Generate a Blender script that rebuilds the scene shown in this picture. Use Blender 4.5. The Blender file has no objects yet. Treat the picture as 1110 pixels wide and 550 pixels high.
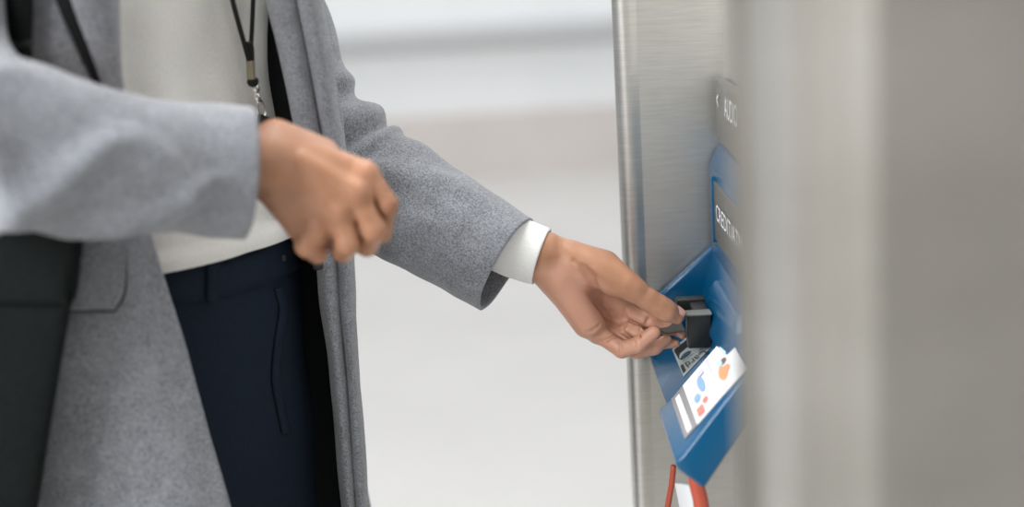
import bpy, bmesh, math, random
import numpy as np
from mathutils import Vector, Matrix, noise
from mathutils.bvhtree import BVHTree
import openvdb

R = math.radians
random.seed(4); np.random.seed(4)
SC = bpy.context.scene
COL = SC.collection

# ------------------------------------------------------------------ camera
CAM = Vector((0.0, -1.40, 1.38))
ROT = Matrix.Rotation(R(90 - 13.0), 3, 'X') @ Matrix.Rotation(R(-3.4), 3, 'Z')
LENS = 53.0
F = 1110 * LENS / 36.0
cam_d = bpy.data.cameras.new('camera'); cam = bpy.data.objects.new('camera', cam_d); COL.objects.link(cam)
cam.matrix_world = Matrix.Translation(CAM) @ ROT.to_4x4()
cam_d.lens = LENS; cam_d.sensor_width = 36.0; cam_d.clip_start = 0.05
cam_d.dof.use_dof = True; cam_d.dof.focus_distance = 1.46; cam_d.dof.aperture_fstop = 1.95
SC.camera = cam

# ------------------------------------------------------------------ world, lamps, exposure
w = bpy.data.worlds.new('world'); SC.world = w; w.use_nodes = True
bg = w.node_tree.nodes['Background']
bg.inputs['Color'].default_value = (0.96, 0.98, 1.0, 1); bg.inputs['Strength'].default_value = 0.36

def area(name, loc, target, sx, sy, power, color=(1, 1, 1)):
    l = bpy.data.lights.new(name, 'AREA'); l.shape = 'RECTANGLE'; l.size = sx; l.size_y = sy
    l.energy = power; l.color = color
    o = bpy.data.objects.new(name, l); COL.objects.link(o); o.location = loc
    o.rotation_euler = (Vector(target) - Vector(loc)).to_track_quat('-Z', 'Y').to_euler()
    return o
area('key_light', (-3.0, -2.1, 3.1), (-0.25, 0, 0.95), 3.2, 2.2, 300, (0.97, 0.985, 1.0))  # added key light at upper left, unseen; no window stands there
area('ceiling_lamp', (-0.35, 0.35, 3.4), (-0.3, 0, 1.0), 2.4, 0.9, 65, (1, 0.99, 0.98))
area('ceiling_lamp', (1.0, 2.2, 3.6), (0.2, 0.6, 0.8), 2.5, 1.5, 12, (1, 1, 1))
area('ceiling_lamp', (-0.5, 6.0, 4.2), (-0.2, 6.6, 0.0), 6.0, 3.0, 185, (1, 1, 1))

vs = SC.view_settings
vs.view_transform = 'Standard'; vs.look = 'None'; vs.gamma = 1.0; vs.exposure = 0.0; vs.use_curve_mapping = False

# ------------------------------------------------------------------ geometry helpers
def W(px, py, Y):
    """the point of the place seen at photo pixel (px,py) that lies at distance Y into the hall"""
    d = ROT @ Vector(((px - 555) / F, (275 - py) / F, -1.0))
    t = (Y - CAM.y) / d.y
    return CAM + d * t
RI = ROT.transposed()
def proj(p):
    q = RI @ (Vector(p) - CAM)
    return 555 + F * q.x / -q.z, 275 - F * q.y / -q.z
def WZ(px, Y, z):
    X = 0.0
    for _ in range(6):
        u = proj((X, Y, z))[0]; u2 = proj((X + 1e-3, Y, z))[0]
        X += (px - u) / ((u2 - u) / 1e-3)
    return Vector((X, Y, z))

def mesh(name, verts, faces, mat=None, smooth=True):
    me = bpy.data.meshes.new(name)
    me.from_pydata([tuple(v) for v in verts], [], faces)
    me.validate(); me.update()
    if smooth: me.shade_smooth()
    for m in (mat if isinstance(mat, (list, tuple)) else [mat]):
        if m: me.materials.append(m)
    return me
def obj(name, me, parent=None, label=None):
    o = bpy.data.objects.new(name, me); COL.objects.link(o)
    if parent is not None:
        o.parent = parent
        m = parent.matrix_basis.copy(); q = parent
        if q.parent: m = q.parent.matrix_basis @ q.matrix_parent_inverse @ m
        o.matrix_parent_inverse = m.inverted()
    if label: o['label'] = label
    return o
def tag(o, label=None, cat=None, kind=None):
    if label: o['label'] = label
    if cat: o['category'] = cat
    if kind: o['kind'] = kind
    return o
def empty(name, loc, label, cat):
    o = bpy.data.objects.new(name, None); COL.objects.link(o); o.location = loc; o.empty_display_size = 0.05
    o.matrix_basis = Matrix.Translation(Vector(loc))
    return tag(o, label, cat)
def solid(o, t, off=0.0):
    m = o.modifiers.new('thickness', 'SOLIDIFY'); m.thickness = t; m.offset = off; return o
def bevel(o, wd, seg=3, ang=35):
    m = o.modifiers.new('bevel', 'BEVEL'); m.width = wd; m.segments = seg; m.limit_method = 'ANGLE'; m.angle_limit = R(ang)
    m.harden_normals = False
    return o

def boxv(x0, x1, y0, y1, z0, z1):
    v = [(x, y, z) for x in (x0, x1) for y in (y0, y1) for z in (z0, z1)]
    f = [(0, 1, 3, 2), (4, 6, 7, 5), (0, 4, 5, 1), (2, 3, 7, 6), (0, 2, 6, 4), (1, 5, 7, 3)]
    return v, f
def box(name, x0, x1, y0, y1, z0, z1, mat, parent=None, bev=0.0, label=None):
    v, f = boxv(x0, x1, y0, y1, z0, z1)
    o = obj(name, mesh(name, v, f, mat, smooth=bev > 0), parent, label)
    if bev: bevel(o, bev)
    return o
def prism(name, prof, y0, y1, mat, parent=None, bev=0.0, label=None, seg=3):
    """extrude an XZ profile along Y"""
    n = len(prof)
    a = sum(prof[i][0] * prof[(i + 1) % n][1] - prof[(i + 1) % n][0] * prof[i][1] for i in range(n))
    if a < 0: prof = prof[::-1]
    v = [(x, y0, z) for x, z in prof] + [(x, y1, z) for x, z in prof]
    f = [tuple(range(n)), tuple(range(2 * n - 1, n - 1, -1))]
    for i in range(n):
        j = (i + 1) % n; f.append((j, i, n + i, n + j))
    me = mesh(name, v, f, mat, smooth=bev > 0)
    bm = bmesh.new(); bm.from_mesh(me); bmesh.ops.recalc_face_normals(bm, faces=bm.faces); bm.to_mesh(me); bm.free()
    o = obj(name, me, parent, label)
    if bev: bevel(o, bev, seg)
    return o

def cr(P, n):
    """Catmull-Rom resampling of the first axis of an array"""
    P = np.asarray(P, float); k = len(P)
    E = np.concatenate([[2 * P[0] - P[1]], P, [2 * P[-1] - P[-2]]])
    t = np.linspace(0, k - 1 - 1e-9, n); i = t.astype(int); u = (t - i).reshape((-1,) + (1,) * (P.ndim - 1))
    a, b, c, d = E[i], E[i + 1], E[i + 2], E[i + 3]
    return 0.5 * (2 * b + (c - a) * u + (2 * a - 5 * b + 4 * c - d) * u ** 2 + (3 * b - a - 3 * c + d) * u ** 3)
def gridfaces(n, m, wrap=False):
    f = []
    for i in range(n - 1):
        for j in range(m if wrap else m - 1):
            k = (j + 1) % m
            f.append((i * m + j, i * m + k, (i + 1) * m + k, (i + 1) * m + j))
    return f
def gridnormals(G, wrap=False):
    du = np.gradient(G, axis=0)
    dv = (np.roll(G, -1, 1) - np.roll(G, 1, 1)) if wrap else np.gradient(G, axis=1)
    N = np.cross(du, dv); return N / (np.linalg.norm(N, axis=2, keepdims=True) + 1e-12)
def sheet(name, rows, n, m, mat, parent=None, disp=None, th=0.003, off=0.0, label=None, flip=False):
    """smooth cloth through rows of control points; disp(s,t,p) moves it along its normal"""
    A = np.array([[tuple(p) for p in r] for r in rows], float)
    G = cr(A, n); G = np.swapaxes(cr(np.swapaxes(G, 0, 1), m), 0, 1)
    if disp:
        N = gridnormals(G); H = np.zeros(G.shape[:2])
        for i in range(n):
            for j in range(m): H[i, j] = disp(i / (n - 1), j / (m - 1), G[i, j])
        G = G + N * H[..., None]
    fs = gridfaces(n, m)
    if flip: fs = [q[::-1] for q in fs]
    o = obj(name, mesh(name, G.reshape(-1, 3), fs, mat), parent, label)
    if th: solid(o, th, off)
    return o
def tube(name, path, n, m, mat, parent=None, disp=None, th=0.0, V0=(0, 1, 0), label=None, off=0.0, cap=False):
    """loft along (point, ra, rb): ra across the view, rb in depth"""
    P = np.array([tuple(p[0]) + (p[1], p[2]) for p in path], float); S = cr(P, n)
    T = np.gradient(S[:, :3], axis=0); T /= np.linalg.norm(T, axis=1, keepdims=True)
    V0 = np.array(V0, float); V = V0 - T * (T @ V0)[:, None]; V /= np.linalg.norm(V, axis=1, keepdims=True)
    U = np.cross(V, T)
    th_ = np.linspace(0, 2 * math.pi, m, endpoint=False)
    G = S[:, None, :3] + U[:, None] * (S[:, 3, None] * np.cos(th_))[..., None] + V[:, None] * (S[:, 4, None] * np.sin(th_))[..., None]
    if disp:
        N = gridnormals(G, True)
        D = G - S[:, None, :3]; sg = np.sign((N * D).sum(2, keepdims=True)); N = N * sg
        H = np.array([[disp(i / (n - 1), th_[j], G[i, j]) for j in range(m)] for i in range(n)])
        G = G + N * H[..., None]
    fs = gridfaces(n, m, True)
    vs_ = list(G.reshape(-1, 3))
    if cap:
        fs += [tuple(range(m)), tuple(range((n - 1) * m, n * m))]
    me = mesh(name, vs_, fs, mat)
    bm = bmesh.new(); bm.from_mesh(me); bmesh.ops.recalc_face_normals(bm, faces=bm.faces); bm.to_mesh(me); bm.free()
    o = obj(name, me, parent, label)
    if th: solid(o, th, off)
    return o
def nz(p, s, seed=0.0): return noise.noise(Vector((p[0] * s + seed, p[1] * s + seed * 1.7, p[2] * s - seed)))
def fold(s, t, s0, t0, s1, t1, wd, h, per=None):
    """a ridge of height h along a line in a cloth's own (s,t) space"""
    dt = t - t0
    if per: dt = (dt + per / 2) % per - per / 2
    ax, ay = s1 - s0, t1 - t0; bx, by = s - s0, dt
    L = ax * ax + ay * ay; k = max(0, min(1, (bx * ax + by * ay) / L))
    dx, dy = bx - ax * k, by - ay * k
    e = (dx * dx + dy * dy) / (wd * wd)
    return h * math.exp(-e) * (0.35 + 0.65 * math.sin(math.pi * min(1, max(0, 0.15 + 0.7 * k))))

# signed-distance modelling for flesh
class Field:
    def __init__(s, lo, hi, h):
        s.lo = np.array(lo, np.float32); s.h = h
        n = np.ceil((np.array(hi) - np.array(lo)) / h).astype(int) + 1
        ax = [s.lo[i] + h * np.arange(n[i], dtype=np.float32) for i in range(3)]
        s.X, s.Y, s.Z = np.meshgrid(*ax, indexing='ij', sparse=True)
        s.n = n; s.d = np.full(tuple(n), 1.0, np.float32)
    def cone(s, a, b, ra, rb):
        a = np.array(tuple(a), np.float32); b = np.array(tuple(b), np.float32); v = b - a
        px, py, pz = s.X - a[0], s.Y - a[1], s.Z - a[2]
        t = np.clip((px * v[0] + py * v[1] + pz * v[2]) / max(1e-9, float(v @ v)), 0, 1)
        return np.sqrt((px - v[0] * t) ** 2 + (py - v[1] * t) ** 2 + (pz - v[2] * t) ** 2) - (ra + (rb - ra) * t)
    def ell(s, c, ax, r):
        c = tuple(c); q = 0
        for a, rr in zip(ax, r):
            q = q + ((s.X - c[0]) * a[0] + (s.Y - c[1]) * a[1] + (s.Z - c[2]) * a[2]) ** 2 / rr ** 2
        return (np.sqrt(q) - 1) * min(r)
    def add(s, e, k=0.004):
        h = np.clip(0.5 + 0.5 * (s.d - e) / k, 0, 1)
        s.d = s.d + (e - s.d) * h - k * h * (1 - h)
    def cut(s, e, k=0.002):
        e = -e; h = np.clip(0.5 + 0.5 * (e - s.d) / k, 0, 1)
        s.d = s.d + (e - s.d) * h + k * h * (1 - h)
    def mesh(s):
        g = openvdb.FloatGrid(1.0); g.copyFromArray(np.ascontiguousarray(s.d))
        P, Q = g.convertToQuads(0.0)
        return P * s.h + s.lo, [tuple(int(i) for i in q) for q in Q]

# ------------------------------------------------------------------ materials
def nodes(name):
    m = bpy.data.materials.new(name); m.use_nodes = True
    return m, m.node_tree, m.node_tree.nodes['Principled BSDF']
def plain(name, col, rough=0.5, metal=0.0, spec=0.5, coat=0.0, trans=0.0):
    m, t, b = nodes(name)
    b.inputs['Base Color'].default_value = (*col, 1); b.inputs['Roughness'].default_value = rough
    b.inputs['Metallic'].default_value = metal; b.inputs['Specular IOR Level'].default_value = spec
    b.inputs['Coat Weight'].default_value = coat; b.inputs['Transmission Weight'].default_value = trans
    return m
def ntex(t, scale, detail=3, stretch=None, rough=0.55):
    tc = t.nodes.new('ShaderNodeTexCoord'); src = tc.outputs['Object']
    if stretch:
        mp = t.nodes.new('ShaderNodeMapping'); mp.inputs['Scale'].default_value = stretch
        t.links.new(src, mp.inputs['Vector']); src = mp.outputs['Vector']
    n = t.nodes.new('ShaderNodeTexNoise'); n.inputs['Scale'].default_value = scale
    n.inputs['Detail'].default_value = detail; n.inputs['Roughness'].default_value = rough
    t.links.new(src, n.inputs['Vector']); return n.outputs['Fac']
def ramp(t, fac, stops):
    r = t.nodes.new('ShaderNodeValToRGB'); e = r.color_ramp.elements
    while len(e) < len(stops): e.new(0.5)
    for el, (p, c) in zip(e, stops): el.position = p; el.color = (*c, 1)
    t.links.new(fac, r.inputs['Fac']); return r.outputs['Color']
def mix(t, a, b, fac, mode='MIX'):
    n = t.nodes.new('ShaderNodeMix'); n.data_type = 'RGBA'; n.blend_type = mode
    for k, v in ((6, a), (7, b), (0, fac)):
        if hasattr(v, 'links') or hasattr(v, 'is_linked'): t.links.new(v, n.inputs[k])
        elif k == 0: n.inputs[k].default_value = v
        else: n.inputs[k].default_value = (*v, 1)
    return n.outputs[2]
def bump(t, b, fac, strength, dist=0.001):
    n = t.nodes.new('ShaderNodeBump'); n.inputs['Strength'].default_value = strength; n.inputs['Distance'].default_value = dist
    t.links.new(fac, n.inputs['Height'])
    if b.inputs['Normal'].is_linked: t.links.new(b.inputs['Normal'].links[0].from_socket, n.inputs['Normal'])
    t.links.new(n.outputs['Normal'], b.inputs['Normal'])

def wool(name, dark, light, lo=0.34, hi=0.66):
    m, t, b = nodes(name)
    f1 = ntex(t, 560, 5, rough=0.8); f2 = ntex(t, 60, 2)
    c = ramp(t, f1, [(lo, dark), (0.5, tuple((a + q) * .5 for a, q in zip(dark, light))), (hi, light)])
    c2 = ramp(t, f2, [(0.3, (0.88, 0.88, 0.88)), (0.7, (1.08, 1.08, 1.08))])
    t.links.new(mix(t, c, c2, 1.0, 'MULTIPLY'), b.inputs['Base Color'])
    b.inputs['Roughness'].default_value = 0.95; b.inputs['Specular IOR Level'].default_value = 0.1
    b.inputs['Sheen Weight'].default_value = 0.35; b.inputs['Sheen Roughness'].default_value = 0.5
    bump(t, b, f1, 0.5, 0.0015)
    return m
M = {}
M['wool'] = wool('grey_wool', (0.080, 0.084, 0.094), (0.40, 0.415, 0.455))
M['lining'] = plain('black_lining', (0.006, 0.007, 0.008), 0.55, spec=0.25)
def knit(name, a, b_):
    m, t, b = nodes(name)
    f = ntex(t, 500, 2, (1, 1, 2.2)); c = ramp(t, f, [(0.3, a), (0.7, b_)])
    t.links.new(c, b.inputs['Base Color']); b.inputs['Roughness'].default_value = 0.9
    b.inputs['Specular IOR Level'].default_value = 0.15; b.inputs['Sheen Weight'].default_value = 0.15
    bump(t, b, f, 0.3, 0.0008); return m
M['sweater'] = knit('cream_knit', (0.76, 0.745, 0.71), (0.88, 0.87, 0.84))
M['cuff'] = knit('white_knit', (0.76, 0.76, 0.74), (0.86, 0.86, 0.84))
def navy():
    m, t, b = nodes('navy_suiting'); f = ntex(t, 600, 2, (1, 1, 1.6))
    t.links.new(ramp(t, f, [(0.3, (0.008, 0.0135, 0.024)), (0.7, (0.015, 0.024, 0.041))]), b.inputs['Base Color'])
    b.inputs['Roughness'].default_value = 0.8; b.inputs['Specular IOR Level'].default_value = 0.12
    bump(t, b, f, 0.2, 0.0005); return m
M['navy'] = navy()
def skin(name, base, pink, palm):
    m, t, b = nodes(name)
    at = t.nodes.new('ShaderNodeAttribute'); at.attribute_name = 'palm_tone'
    f = ntex(t, 45, 3); f2 = ntex(t, 900, 3); f3 = ntex(t, 12, 1)
    c = ramp(t, f, [(0.30, base), (0.72, pink)])
    c2 = ramp(t, f3, [(0.35, (0.9, 0.88, 0.86)), (0.65, (1.06, 1.06, 1.06))])
    c = mix(t, c, palm, at.outputs['Fac'])
    t.links.new(mix(t, c, c2, 1.0, 'MULTIPLY'), b.inputs['Base Color'])
    b.inputs['Roughness'].default_value = 0.42; b.inputs['Specular IOR Level'].default_value = 0.4
    b.inputs['Subsurface Weight'].default_value = 0.18; b.inputs['Subsurface Radius'].default_value = (1.0, 0.35, 0.2)
    b.inputs['Subsurface Scale'].default_value = 0.004
    bump(t, b, f2, 0.22, 0.0006); return m
M['skin'] = skin('skin', (0.365, 0.178, 0.100), (0.45, 0.228, 0.138), (0.57, 0.305, 0.212))
M['nail'] = plain('nail', (0.62, 0.36, 0.27), 0.25)
def leather():
    m, t, b = nodes('black_leather'); f = ntex(t, 260, 4)
    t.links.new(ramp(t, f, [(0.3, (0.005, 0.0065, 0.0065)), (0.7, (0.009, 0.0115, 0.0115))]), b.inputs['Base Color'])
    b.inputs['Roughness'].default_value = 0.58; b.inputs['Specular IOR Level'].default_value = 0.09; bump(t, b, f, 0.35, 0.001); return m
M['leather'] = leather()
def steel(name, col, rough, streak=(2, 2, 60), sm=0.0, ani=0.0):
    m, t, b = nodes(name)
    f = ntex(t, 14, 4, streak); f2 = ntex(t, 5, 3, (1, 1, 0.5)); f3 = ntex(t, 2.2, 2, (0.3, 0.3, 3.0))
    lo = tuple(c * 0.90 for c in col); hi = tuple(min(1, c * 1.08) for c in col)
    c = ramp(t, f, [(0.3, lo), (0.7, hi)])
    c = mix(t, c, ramp(t, f2, [(0.32, (0.80, 0.80, 0.785)), (0.62, (1.05, 1.05, 1.05))]), 1.0, 'MULTIPLY')
    c = mix(t, c, ramp(t, f3, [(0.3, (0.87, 0.86, 0.84)), (0.7, (1.08, 1.08, 1.08))]), sm, 'MULTIPLY')
    t.links.new(c, b.inputs['Base Color']); b.inputs['Metallic'].default_value = 1.0
    b.inputs['Roughness'].default_value = rough
    b.inputs['Anisotropic'].default_value = ani
    bump(t, b, f, 0.05, 0.0006); return m
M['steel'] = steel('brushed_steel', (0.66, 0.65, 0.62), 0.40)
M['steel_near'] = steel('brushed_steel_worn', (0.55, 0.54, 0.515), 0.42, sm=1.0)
M['chrome'] = plain('bright_metal', (0.88, 0.86, 0.82), 0.25, 1.0)
M['brass'] = plain('dull_brass', (0.42, 0.38, 0.27), 0.35, 0.8)
M['blue'] = plain('blue_plastic', (0.001, 0.075, 0.175), 0.20, spec=0.5)
M['black_plastic'] = plain('black_plastic', (0.012, 0.013, 0.013), 0.42)
M['grey_plastic'] = plain('grey_plastic', (0.16, 0.16, 0.155), 0.5)
M['white_print'] = plain('white_print', (0.82, 0.84, 0.86), 0.5)
M['sign_dark'] = plain('dark_sign', (0.085, 0.085, 0.075), 0.35)
M['black_print'] = plain('black_print', (0.006, 0.007, 0.008), 0.5)
M['silver_print'] = plain('silver_print', (0.42, 0.47, 0.47), 0.45)
M['navy_print'] = plain('navy_print', (0.02, 0.055, 0.10), 0.45)
M['blue_print'] = plain('pale_blue_print', (0.26, 0.42, 0.62), 0.5)
M['cyan_print'] = plain('pale_cyan_print', (0.52, 0.74, 0.80), 0.5)
M['orange_print'] = plain('orange_print', (0.80, 0.33, 0.16), 0.5)
M['red_print'] = plain('red_print', (0.76, 0.22, 0.17), 0.5)
M['brown_print'] = plain('brown_print', (0.16, 0.11, 0.10), 0.5)
M['grey_print'] = plain('grey_print', (0.26, 0.25, 0.26), 0.5)
M['lilac_print'] = plain('lilac_print', (0.62, 0.62, 0.74), 0.5)
M['red_plastic'] = plain('red_plastic', (0.42, 0.075, 0.04), 0.35)
M['card'] = plain('dark_card', (0.022, 0.018, 0.017), 0.45)
M['card_edge'] = plain('card_print', (0.5, 0.47, 0.40), 0.4)
M['cord'] = plain('black_cord', (0.008, 0.009, 0.009), 0.7)
M['clear'] = plain('clear_plastic', (0.55, 0.53, 0.44), 0.2, trans=0.4)

def surf(name, a, b_, scale, rough, detail=3):
    m, t, b = nodes(name); f = ntex(t, scale, detail)
    t.links.new(ramp(t, f, [(0.3, a), (0.7, b_)]), b.inputs['Base Color']); b.inputs['Roughness'].default_value = rough
    bump(t, b, f, 0.05, 0.002); return m
M['floor'] = surf('pale_terrazzo', (0.50, 0.49, 0.475), (0.55, 0.54, 0.525), 1.2, 0.42)
M['wall'] = surf('white_wall', (0.80, 0.82, 0.83), (0.85, 0.865, 0.875), 1.5, 0.6)
M['skirting'] = surf('beige_stone', (0.60, 0.555, 0.53), (0.66, 0.615, 0.59), 2.0, 0.5)
M['rail'] = plain('grey_rail', (0.50, 0.51, 0.52), 0.5)
M['wall_rear'] = surf('warm_grey_wall', (0.52, 0.49, 0.45), (0.62, 0.59, 0.545), 0.8, 0.7)
M['ceiling'] = surf('pale_ceiling', (0.70, 0.70, 0.70), (0.75, 0.75, 0.75), 1.0, 0.8)

# ------------------------------------------------------------------ setting
def structure(o): o['kind'] = 'structure'; return o
structure(box('floor', -9, 9, -4.2, 6.6, -0.1, 0.0, M['floor']))
YB = 6.5
zb = W(520, 122, YB).z; zr0 = W(520, 50, YB).z; zr1 = W(520, 24, YB).z
structure(box('wall_back', -9, 9, YB, YB + 0.2, 0, 3.4, M['wall']))
structure(box('baseboard_back', -9, 9, YB - 0.05, YB, 0, zb, M['skirting']))
structure(box('trim_1', -9, 9, YB - 0.10, YB, zr0, zr1, M['rail'], bev=0.02))
structure(box('wall_front', -9, 9, -4.4, -4.2, 0, 3.4, M['wall_rear']))

# ------------------------------------------------------------------ ticket machine
XF = 0.1155                                   # front edge of the side wings
XP = 0.226                                    # recessed front panel
machine = empty('ticket_machine', (0.5, -0.25, 0.0),
                'brushed steel ticket machine with a blue card bezel set between two steel side wings', 'ticket machine')
YW = 0.135                                    # inner face of the far wing
YN = -0.74                                    # outer face of the near wing

def arc(cx, cy, r, a0, a1, n=9):
    return [(cx + r * math.cos(R(a0 + (a1 - a0) * i / (n - 1))), cy + r * math.sin(R(a0 + (a1 - a0) * i / (n - 1)))) for i in range(n)]
def column(name, plan, z0, z1, mat, parent, label=None):
    """a folded sheet-metal wing: plan outline in XY carried straight up"""
    n = len(plan)
    v = [(x, y, z) for z in (z0, z1) for x, y in plan]
    f = [(i, (i + 1) % n, n + (i + 1) % n, n + i) for i in range(n)] + [tuple(range(n))[::-1], tuple(range(n, 2 * n))]
    me = mesh(name, v, f, mat, smooth=False)
    bm = bmesh.new(); bm.from_mesh(me); bmesh.ops.recalc_face_normals(bm, faces=bm.faces)
    for q in bm.faces: q.smooth = len(q.verts) == 4
    bm.to_mesh(me); bm.free()
    o = obj(name, me, parent, label)
    me.set_sharp_from_angle(angle=R(38))
    return o
# far wing: rolled front edge then a flat inner face towards the camera
plan = arc(XF + 0.013, YW + 0.010, 0.013, 100, 262, 15) + [(XF + 0.0185, YW - 0.0022), (XF + 0.0235, YW), (XF + 0.0245, YW), (XF + 0.034, YW)] + [(0.95, YW), (0.95, YW + 0.03), (XF + 0.02, YW + 0.03)]
column('side_wing', plan, 0.0, 1.95, M['steel'], machine)
# near wing: two rolled beads along its edge, then the flat outer face
b1 = [(0.1040, YN + 0.034), (0.1235, YN - 0.0030), (0.1250, YN - 0.0050)]
b2 = arc(0.1345, YN - 0.0125, 0.006, 80, 62, 3) + [(0.1370, YN - 0.0085), (0.1585, YN - 0.0130)] + arc(0.1620, YN - 0.0044, 0.0095, 256, 270, 4)
plan = b1 + [(0.1300, YN - 0.0062)] + b2 + [(0.1640, YN - 0.0139), (0.175, YN - 0.0139), (0.95, YN - 0.0139), (0.95, YN + 0.035), (0.13, YN + 0.035), (0.1045, YN + 0.02)]
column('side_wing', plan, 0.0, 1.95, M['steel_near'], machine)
box('front_panel', XP, 0.95, YN + 0.03, YW + 0.01, 0.0, 1.95, M['steel'], machine)

# upper sign plate with its lettering
FONT_OBJS = []
def text_mesh(name, s, mat, parent, origin, xdir, ydir, width, height, th=0.0006, label=None):
    cu = bpy.data.curves.new(name, 'FONT'); cu.body = s; cu.fill_mode = 'FRONT'; cu.resolution_u = 3
    t = bpy.data.objects.new(name, cu); COL.objects.link(t)
    bpy.context.view_layer.update()
    dg = bpy.context.evaluated_depsgraph_get()
    me = bpy.data.meshes.new_from_object(t.evaluated_get(dg))
    bpy.data.objects.remove(t)
    co = np.array([v.co[:] for v in me.vertices]); lo, hi = co.min(0), co.max(0)
    xd, yd = Vector(xdir).normalized(), Vector(ydir).normalized(); nd = xd.cross(yd)
    for v in me.vertices:
        u = (v.co.x - lo[0]) / (hi[0] - lo[0]) * width; k = (v.co.y - lo[1]) / (hi[1] - lo[1]) * height
        v.co = Vector(origin) + xd * u + yd * k + nd * th
    me.materials.clear(); me.materials.append(mat); me.name = name
    return obj(name, me, parent, label)

tagp = box('audio_plate', XP - 0.012, XP, -0.06, 0.115, W(783, 152, 0.11).z, W(783, 84, 0.11).z, M['sign_dark'], machine, bev=0.004)
zt = W(797, 126, 0.05).z
text_mesh('audio_lettering', 'AUDIO', M['white_print'], tagp, (XP - 0.0125, 0.047, zt), (0, -1, 0), (0, 0, 1), 0.075, 0.021)
text_mesh('arrow_print', '<', M['white_print'], tagp, (XP - 0.0125, 0.098, zt + 0.004), (0, -1, 0), (0, 0, 1), 0.012, 0.014)

# blue card bezel
def XZ(px, py, Y): p = W(px, py, Y); return (p.x, p.z)
YA, YI, YC, YD = 0.130, 0.120, -0.030, -0.185   # far wall outside/inside, label block far/near end
pB = XZ(769, 266, YA); pC = XZ(699, 331, YA); pD = XZ(704, 388, YA)
XU = XZ(772, 230, 0.11)[0]                    # face of the upright blue plate
zB = pB[1]
ztop = W(780, 158, 0.11).z
bezel = prism('card_bezel', [(XU, zB - 0.006), (XU, ztop - 0.02), (XU + 0.010, ztop), (XP + 0.005, ztop), (XP + 0.005, zB - 0.006)],
              YD - 0.20, 0.125, M['blue'], machine, bev=0.004, label='glossy blue plastic card bezel')
# recessed dark sign in the upright plate
z0s, z1s = W(776, 262, 0.075).z, W(779, 198, 0.075).z
sign = box('sign_plate', XU - 0.0012, XU + 0.002, YD - 0.12, 0.088, z0s, z1s, M['sign_dark'], bezel, bev=0.001)
box('sign_rim', XU - 0.003, XU + 0.002, 0.088, 0.092, z0s - 0.004, z1s + 0.004, M['blue'], bezel, bev=0.001)
zl = W(786, 240, 0.055).z
text_mesh('sign_lettering', 'CREDIT/ATM', M['white_print'], bezel, (XU - 0.0016, 0.066, zl), (0, -1, 0), (0, 0, 1), 0.155, 0.0165)
# far ridge wall
E = XZ(752, 343, YI); G = XZ(773, 268, YI)
prism('ridge_wall', [pB, (pB[0] + 0.03, pB[1] + 0.004), (XP, pB[1] - 0.05), (XP, pD[1] - 0.03), (pD[0] + 0.006, pD[1] - 0.006), pD, (pC[0] - 0.004, pC[1] - 0.014), pC], YI, YA, M['blue'], bezel, bev=0.006, seg=4)
# tray floor and back plate
fl = [pD, E, (E[0] + 0.012, E[1] - 0.008), (pD[0] + 0.008, pD[1] - 0.012)]
prism('tray_floor', fl, YC - 0.01, YI + 0.004, M['blue'], bezel, bev=0.002)
prism('back_plate', [(E[0] - 0.002, E[1] - 0.004), G, (XP + 0.002, G[1]), (XP + 0.002, E[1] - 0.02)], YD, YI + 0.004, M['blue'], bezel, bev=0.002)
# raised guide on the back plate
ev = Vector((E[0], 0, E[1])); gv = Vector((G[0], 0, G[1])); bd = (gv - ev).normalized(); bn = Vector((-bd.z, 0, bd.x))
L = (gv - ev).length
def onback(y, s, h): q = ev + bd * (L * s) + bn * h; return (q.x, y, q.z)
gp = []
for y, s in ((0.055, 0.18), (0.062, 0.62), (0.045, 0.80), (-0.09, 0.80), (-0.11, 0.6), (-0.11, 0.18)):
    gp.append((y, s))
n = len(gp)
v = [onback(y, s, -0.001) for y, s in gp] + [onback(y * 0.92 - 0.002, s * 0.97, 0.006) for y, s in gp]
f = [tuple(range(n, 2 * n))] + [(i, (i + 1) % n, n + (i + 1) % n, n + i) for i in range(n)]
me = mesh('card_guide', v, f, M['blue']); bm = bmesh.new(); bm.from_mesh(me); bmesh.ops.recalc_face_normals(bm, faces=bm.faces); bm.to_mesh(me); bm.free()
bevel(obj('card_guide', me, bezel), 0.003)
# label block: lectern profile carried along Y
def loft2(name, pn, pf, mat, parent, bev, seg=4):
    n = len(pn); v = pn + pf
    f = [tuple(range(n)), tuple(range(2 * n - 1, n - 1, -1))] + [((i + 1) % n, i, n + i, n + (i + 1) % n) for i in range(n)]
    me = mesh(name, v, f, mat); bm = bmesh.new(); bm.from_mesh(me); bmesh.ops.recalc_face_normals(bm, faces=bm.faces); bm.to_mesh(me); bm.free()
    o = obj(name, me, parent); bevel(o, bev, seg); return o
pn = [W(842, 361, YD), W(741, 493, YD), W(733, 501, YD), W(734, 509, YD), W(763, 531, YD), W(776, 512, YD), Vector((XP, YD, W(850, 395, YD).z))]
pf = [W(815, 331, YC), W(727, 433, YC), W(714, 443, YC), W(714, 451, YC), W(742, 478, YC), W(754, 462, YC), Vector((XP, YC, W(828, 360, YC).z))]
pl_n = (pn[0] - pn[1]).cross(pf[1] - pn[1]).normalized()
d_ = W(815, 331, 0) - CAM; pf[0] = CAM + d_ * ((pn[1] - CAM).dot(pl_n) / d_.dot(pl_n))
block = loft2('label_block', pn, pf, M['blue'], bezel, 0.004)
tK = BVHTree.FromPolygons([tuple(p) for p in (pn[0], pn[1], pf[1], pf[0])], [(0, 1, 2, 3)])

def onplane(px, py, o, nrm):
    d = ROT @ Vector(((px - 555) / F, (275 - py) / F, -1.0)); t = (Vector(o) - CAM).dot(nrm) / d.dot(nrm); return CAM + d * t
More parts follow.
